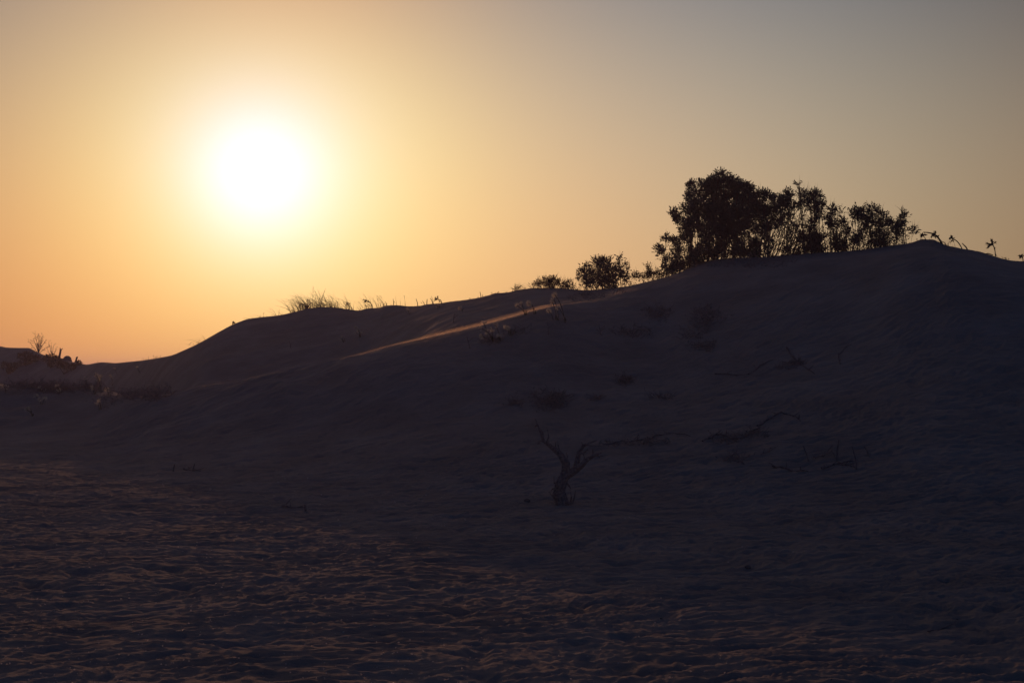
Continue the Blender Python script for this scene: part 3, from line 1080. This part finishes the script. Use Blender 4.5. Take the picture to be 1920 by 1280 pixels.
# ------------------------------------------------------------------ the dead shrub in the foreground
g0 = gp(1056, 947)
YD = g0[1]
D = lambda x, y, dy=0.0: px2w(x, y, YD + dy)
dead = empty("dead_shrub", g0, "gnarled dead shrub with a forked trunk standing on the sand", "dead shrub")
k = YD / F
tr = MB()
tr.tube([D(1055, 956), D(1053, 940), D(1048, 925), D(1050, 910), D(1056, 897), D(1062, 885)], [13.5 * k, 12.5 * k, 13 * k, 11 * k, 9.5 * k, 9 * k], 10, 0.12)
tr.tube([D(1050, 944), D(1062, 943, -0.05), D(1073, 944, -0.1)], [6 * k, 4.5 * k, 2 * k], 7, 0.15)
tr.build("trunk", MAT["deadwood"], dead)
L1 = MB()
L1.tube([D(1062, 888), D(1060, 868), D(1052, 853), D(1042, 844, 0.05), D(1030, 835, 0.08), D(1019, 826, 0.1), D(1014, 812, 0.12), D(1009, 798, 0.14), D(1003, 784, 0.15)],
        [9 * k, 8 * k, 6 * k, 4.8 * k, 4.2 * k, 3.6 * k, 2.4 * k, 1.7 * k, 0.8 * k], 8, 0.15)
L1.build("branch", MAT["deadwood"], dead)
R1 = MB()
R1.tube([D(1062, 890), D(1076, 882), D(1090, 871, -0.05), D(1102, 861, -0.08), D(1115, 853, -0.1), D(1128, 848, -0.12)], [9 * k, 7.5 * k, 5.5 * k, 4 * k, 3 * k, 1 * k], 8, 0.15)
R1.build("branch", MAT["deadwood"], dead)
R2 = MB()
R2.tube([D(1078, 881), D(1082, 865, 0.05), D(1085, 848, 0.08), D(1093, 836, 0.1), D(1105, 830, 0.12), D(1119, 825, 0.14)], [5.5 * k, 5 * k, 4.2 * k, 3 * k, 2 * k, 0.8 * k], 7, 0.15)
R2.build("branch", MAT["deadwood"], dead)
T = MB()
for pts in [[(1024, 831), (1029, 819), (1027, 806), (1025, 800)], [(1046, 848), (1042, 838), (1041, 828)], [(1050, 852), (1047, 836), (1045, 826)],
            [(1020, 828), (1014, 826), (1008, 828)], [(1018, 822), (1018, 812), (1015, 806)], [(1012, 830), (1007, 832)], [(1034, 838), (1030, 832), (1029, 826)],
            [(1094, 868), (1096, 858), (1093, 850)], [(1110, 856), (1112, 848), (1111, 842)], [(1090, 840), (1092, 832), (1090, 828)], [(1060, 866), (1064, 856), (1062, 848)],
            [(1044, 925), (1037, 915), (1032, 922)], [(1040, 905), (1038, 897), (1039, 892)], [(1044, 938), (1036, 930), (1029, 921)], [(1064, 906), (1070, 915), (1068, 909)],
            [(1070, 946), (1071, 930), (1069, 917)], [(1073, 945), (1077, 932), (1079, 919)], [(1118, 852), (1124, 856), (1131, 854)], [(1100, 833), (1108, 836), (1114, 834)],
            [(1008, 796), (1003, 800), (1001, 806)], [(1086, 850), (1096, 848), (1102, 842)]]:
    q = [D(x, y, random.uniform(-0.1, 0.1)) for x, y in pts]
    n_ = len(q)
    T.tube(q, [(1.9 - 1.4 * i / (n_ - 1)) * k for i in range(n_)], 5)
T.build("twigs", MAT["deadwood"], dead)


# ------------------------------------------------------------------ sticks, roots, litter on the sand
def ground_path(label, pts, w, name="fallen_branch", cat="branch", group="fallen branches on the sand", lift=0.0, knots=True):
    g = [gp(x, y) for x, y in pts]
    P = []
    for a, b in zip(g[:-1], g[1:]):
        for t in (0, 0.33, 0.66):
            q = a + (b - a) * t
            q[2] = hgt(q[0], q[1]) + lift + random.uniform(0, 0.02)
            P.append(q)
    q = g[-1].copy()
    q[2] = hgt(q[0], q[1]) + lift
    P.append(q)
    m = MB()
    n = len(P)
    m.tube(P, [w * (1 - 0.6 * i / (n - 1)) for i in range(n)], 6, 0.2)
    if knots:
        for i in range(1, n - 1, 2):
            e = P[i] + np.array([random.uniform(-0.12, 0.12), random.uniform(-0.1, 0.1), random.uniform(0.03, 0.1)])
            m.tube([P[i], e], [w * 0.5, w * 0.2], 4)
    return m.build_thing(name, MAT["deadwood"], P[0], label, cat, group)


ground_path("long thin root trailing right from the dead shrub", [(1132, 836), (1170, 828), (1205, 825), (1230, 817), (1262, 814), (1295, 818)], 0.014)
ground_path("twisted branch lying right of the trailing root", [(1318, 829), (1340, 818), (1352, 817), (1380, 823), (1405, 815), (1425, 806)], 0.022)
ground_path("branch curving over the sand above the standing sticks", [(1420, 800), (1440, 788), (1465, 775), (1490, 782), (1502, 792)], 0.018)
ground_path("curved branch lying left of the standing sticks", [(1448, 875), (1475, 880), (1495, 884), (1516, 885)], 0.02)
ground_path("branch lying at the foot of the standing sticks", [(1540, 882), (1560, 873), (1585, 870), (1604, 868)], 0.016)
ground_path("short branch joining the right standing stick", [(1578, 874), (1592, 875), (1606, 880)], 0.016)
ground_path("arched twig left of the thick standing stick", [(1525, 864), (1540, 860), (1552, 852), (1562, 842)], 0.012, lift=0.03)
ground_path("thin bent twig at the left of the stick group", [(1426, 854), (1441, 850), (1445, 838)], 0.010)
ground_path("long thin root on the upper right slope", [(1340, 702), (1405, 704), (1425, 688), (1450, 676)], 0.014)
ground_path("thin root below the left part of the tall shrub row", [(1575, 684), (1572, 668), (1590, 645)], 0.012)
ground_path("root curving down on the high right slope", [(1475, 655), (1490, 675), (1510, 690), (1528, 702)], 0.018)
ground_path("long straight twig on the near sand at right", [(1740, 1187), (1765, 1180), (1785, 1174), (1798, 1167)], 0.006, knots=False)
ground_path("small twig by the short upright sticks at left", [(345, 881), (360, 883), (376, 884)], 0.016)
ground_path("low branch on the sand below the dune at left", [(528, 951), (545, 953), (570, 953)], 0.014)
for label, pts, w in [
    ("thick upright stick in the right stick group", [(1568, 864), (1570, 845), (1573, 824)], 0.016),
    ("bent upright stick at the right of the stick group", [(1605, 882), (1606, 868), (1598, 837)], 0.013),
    ("left leaning stick of the right stick group", [(1519, 868), (1512, 850), (1506, 835)], 0.012),
    ("short stick right of the bent upright stick", [(1632, 854), (1626, 845), (1620, 836)], 0.010),
    ("thin stick propped against the thick upright one", [(1568, 858), (1563, 850), (1558, 843)], 0.008),
    ("left short upright stick low on the left sand", [(324, 884), (326, 877), (328, 870)], 0.013),
    ("right short upright stick low on the left sand", [(361, 882), (363, 876), (365, 869)], 0.012),
    ("short dark peg beside the low branch at left", [(574, 957), (572, 951), (572, 945)], 0.014),
    ("tiny upright twig on the near sand at the lower edge", [(1556, 1279), (1558, 1275), (1560, 1271)], 0.004),
]:
    g_ = gp(*pts[0])
    Y = g_[1] - 0.02
    p = [px2w(x, y, Y) for x, y in pts]
    p[0][2] -= 0.04
    m = MB()
    m.tube(p, [w, w * 0.9, w * 0.6], 6, 0.2)
    m.build_thing("standing_stick", MAT["deadwood"], p[0], label, "stick", "sticks standing in the sand")


def litter(label, cx, cy, rx, ry, n, L=0.16, w=0.006, high=0.05, mat="litter", name="brush_litter"):
    """patch of dry twigs and stalks half buried in the slope"""
    c = gp(cx, cy)
    m = MB()
    hub = rng.normal(size=(5, 2)) * 0.42                  # uneven sub-clumps
    for _ in range(int(n * 0.75)):
        a, r = random.uniform(0, 2 * math.pi), math.sqrt(random.random())
        hb = hub[random.randrange(5)] * (rx, ry)
        g = gp(cx + hb[0] + 0.6 * rx * r * math.cos(a), cy + hb[1] + 0.5 * ry * r * math.sin(a))
        d = rng.normal(size=3) * np.array([1, 0.8, 0.5])
        d[2] = abs(d[2])
        d /= np.linalg.norm(d)
        l = L * random.uniform(0.4, 1.3)
        p0 = g + np.array([0, 0, random.uniform(-0.02, high * (1 - r))])
        m.tube([p0, p0 + d * l * 0.5 + rng.normal(size=3) * 0.02, p0 + d * l], [w, w * 0.8, w * 0.4], 3)
        for _ in range(2):
            m.leaf(p0 + d * l * random.random(), d + rng.normal(size=3), 0.06, 0.014)
    root = []
    for t in np.linspace(-1, 1, 7):
        q = gp(cx + rx * t, cy)
        root.append(np.array([q[0], q[1], q[2] - 0.07]))
    m.tube(root, 0.01, 4)                                 # buried root
    return m.build_thing(name, MAT[mat], c, label, "plant litter", "patches of dry brush on the dune slope")


litter("large patch of dry brush above the dead shrub", 1038, 752, 34, 22, 330)
litter("dry brush patch left of the large brush patch", 962, 757, 14, 9, 60)
litter("dark compact brush heap on the middle slope", 1174, 715, 15, 8, 150, high=0.1)
litter("tiny brush heap between large patch and trailing root", 1121, 748, 8, 4, 34)
litter("small brush streak right of the tiny brush heap", 1238, 746, 16, 4, 50)
litter("brush patch under the left foot of the tall shrub", 1235, 592, 26, 18, 170)
litter("brush patch on the slope straight below the tall shrub", 1320, 600, 42, 30, 320)
litter("brush patch left of the middle slope, high up", 1190, 626, 28, 14, 130)
litter("low brush patch farther down below the tall shrub", 1310, 645, 34, 14, 150)
litter("brush fringe along the crest under the tall shrub", 1380, 497, 90, 8, 300, high=0.12)
litter("brush around the root on the high right slope", 1485, 688, 26, 8, 90)
litter("scattered brush near the twisted branch", 1385, 822, 50, 10, 120)
litter("scattered brush below the twisted branch", 1375, 862, 26, 10, 50)
litter("thin brush trailing along the root right of the dead shrub", 1190, 832, 60, 9, 90)
litter("brush on the rear dune under the round dark shrub", 1110, 560, 45, 10, 150, high=0.1)
litter("dark brush under the flowers below the lit ridge", 925, 640, 26, 8, 90)
litter("brush in the left hollow around the yellowish flowers", 100, 728, 90, 18, 260, L=0.2)
litter("brush on the left slope below the upright flowers", 190, 750, 40, 22, 120, L=0.2)
litter("thick low brush covering the lip of the left hollow", 120, 726, 130, 8, 700, L=0.26, high=0.2, w=0.009)
litter("brush added to darken the left foot of the dune shoulder", 270, 741, 55, 8, 420, L=0.26, high=0.2, w=0.009)  # thickened to cover a sunlit spot and darken it
litter("brush left of the second forked twig", 985, 625, 30, 8, 70)

# sand glints added as tiny pale chips strewn over the sunlit foreground
m = MB()
for _ in range(1500):
    q = gp(random.uniform(-40, 1500) if random.random() < 0.35 else random.uniform(-40, 900), 1290 - 400 * random.random() ** 1.3)
    d = rng.normal(size=3)
    d[2] = abs(d[2]) * 0.4
    sz = random.uniform(0.004, 0.010) * (0.6 + q[1] / 20)
    m.leaf(q + np.array([0, 0, 0.006]), d, sz * 1.6, sz)
chips = m.build("sand_glints", MAT["glint_chip"])
tag(chips, "tiny pale chips added as glints on the near sand", None, None, "stuff")

# stones
for label, px, py, s in [
    ("dark rounded lump left of the dead shrub", 988, 941, 0.032),
    ("small dark clod on the near sand right of centre", 1402, 1066, 0.022),
    ("small dark clod at the far end of the right slope shade", 1240, 1160, 0.008),
]:
    g_ = gp(px, py)
    m = MB()
    m.blob(g_ + np.array([0, 0, s * 0.3]), (s * 1.4, s, s * 0.8), 10, 7, 0.16)
    m.build_thing("stone", MAT["stone"], g_, label, "stone", "dark lumps on the sand", smooth=True)

# ------------------------------------------------------------------ thin veil added to lift the darks, standing in for lens glare
hz = bpy.data.materials.new("glare_veil")
hz.use_nodes = True
t_ = hz.node_tree
t_.nodes.clear()
ho = t_.nodes.new("ShaderNodeOutputMaterial")
pv = t_.nodes.new("ShaderNodeVolumePrincipled")
pv.inputs["Color"].default_value = (0.74, 0.69, 1.0, 1)
pv.inputs["Density"].default_value = 0.0009
pv.inputs["Anisotropy"].default_value = 0.6
t_.links.new(pv.outputs[0], ho.inputs["Volume"])
X0, Z0, Z1 = 1600, -3.2, 8.5
vs = [(x, y, z) for z in (Z0, Z1) for x, y in ((-X0, -X0), (X0, -X0), (X0, X0), (-X0, X0))]
glare_veil = mesh_obj("glare_veil", vs, [(3, 2, 1, 0), (4, 5, 6, 7), (0, 1, 5, 4), (1, 2, 6, 5), (2, 3, 7, 6), (3, 0, 4, 7)], hz)
tag(glare_veil, "thin veil added over the dunes to imitate lens glare", None, None, "stuff")

# ------------------------------------------------------------------ sandy veil added along the spur lip to brighten its lit stripe
bs = bpy.data.materials.new("sand_stripe_glow")
bs.use_nodes = True
t_ = bs.node_tree
t_.nodes.clear()
ho = t_.nodes.new("ShaderNodeOutputMaterial")
pv = t_.nodes.new("ShaderNodeVolumePrincipled")
pv.inputs["Color"].default_value = (1.0, 0.78, 0.5, 1)
pv.inputs["Density"].default_value = 0.065
pv.inputs["Anisotropy"].default_value = 0.75
t_.links.new(pv.outputs[0], ho.inputs["Volume"])
V_, F_ = [], []
cols = np.arange(290, 1285, 5.0)
nb = 14
for i, px in enumerate(cols):
    Yp = float(prof_interp(SPUR, px, 2))
    u_ = (px - 560) / (1280 - 560)
    env = max(0.2, min(1, u_ / 0.42) ** 1.3) * (1 if px > 330 else max(0, (px - 290) / 40)) * (1 if px < 1010 else max(0.16, 1 - (px - 1010) / 60))
    for k_ in range(nb + 1):
        Y = Yp - 0.5 + 3.4 * k_ / nb
        x = (px - 960) / F * Y
        g = hgt(x, Y)
        hh = 0.085 * env * math.sin(math.pi * k_ / nb) ** 0.7 * (1 + 0.35 * float(perlin(np.array([x * 1.1]), np.array([Y * 1.1]), 41)[0])) - (0.012 if px < 600 else 0)
        V_.append((x, Y, g + max(0.0, hh) + 0.004))
        V_.append((x, Y, g - 0.12))
W_ = 2 * (nb + 1)
for i in range(len(cols) - 1):
    for k_ in range(nb):
        a = i * W_ + 2 * k_
        F_.append((a, a + W_, a + W_ + 2, a + 2))
        F_.append((a + 1, a + 3, a + W_ + 3, a + W_ + 1))
    a = i * W_
    F_.append((a, a + 1, a + W_ + 1, a + W_))
    a = i * W_ + 2 * nb
    F_.append((a, a + W_, a + W_ + 1, a + 1))
for i, flip in ((0, 1), (len(cols) - 1, 0)):
    for k_ in range(nb):
        a = i * W_ + 2 * k_
        q = (a, a + 2, a + 3, a + 1)
        F_.append(q if flip else q[::-1])
sand_veil = mesh_obj("sand_stripe_glow", V_, F_, bs)
tag(sand_veil, "thin sandy veil added to brighten the lit ridge", None, None, "stuff")
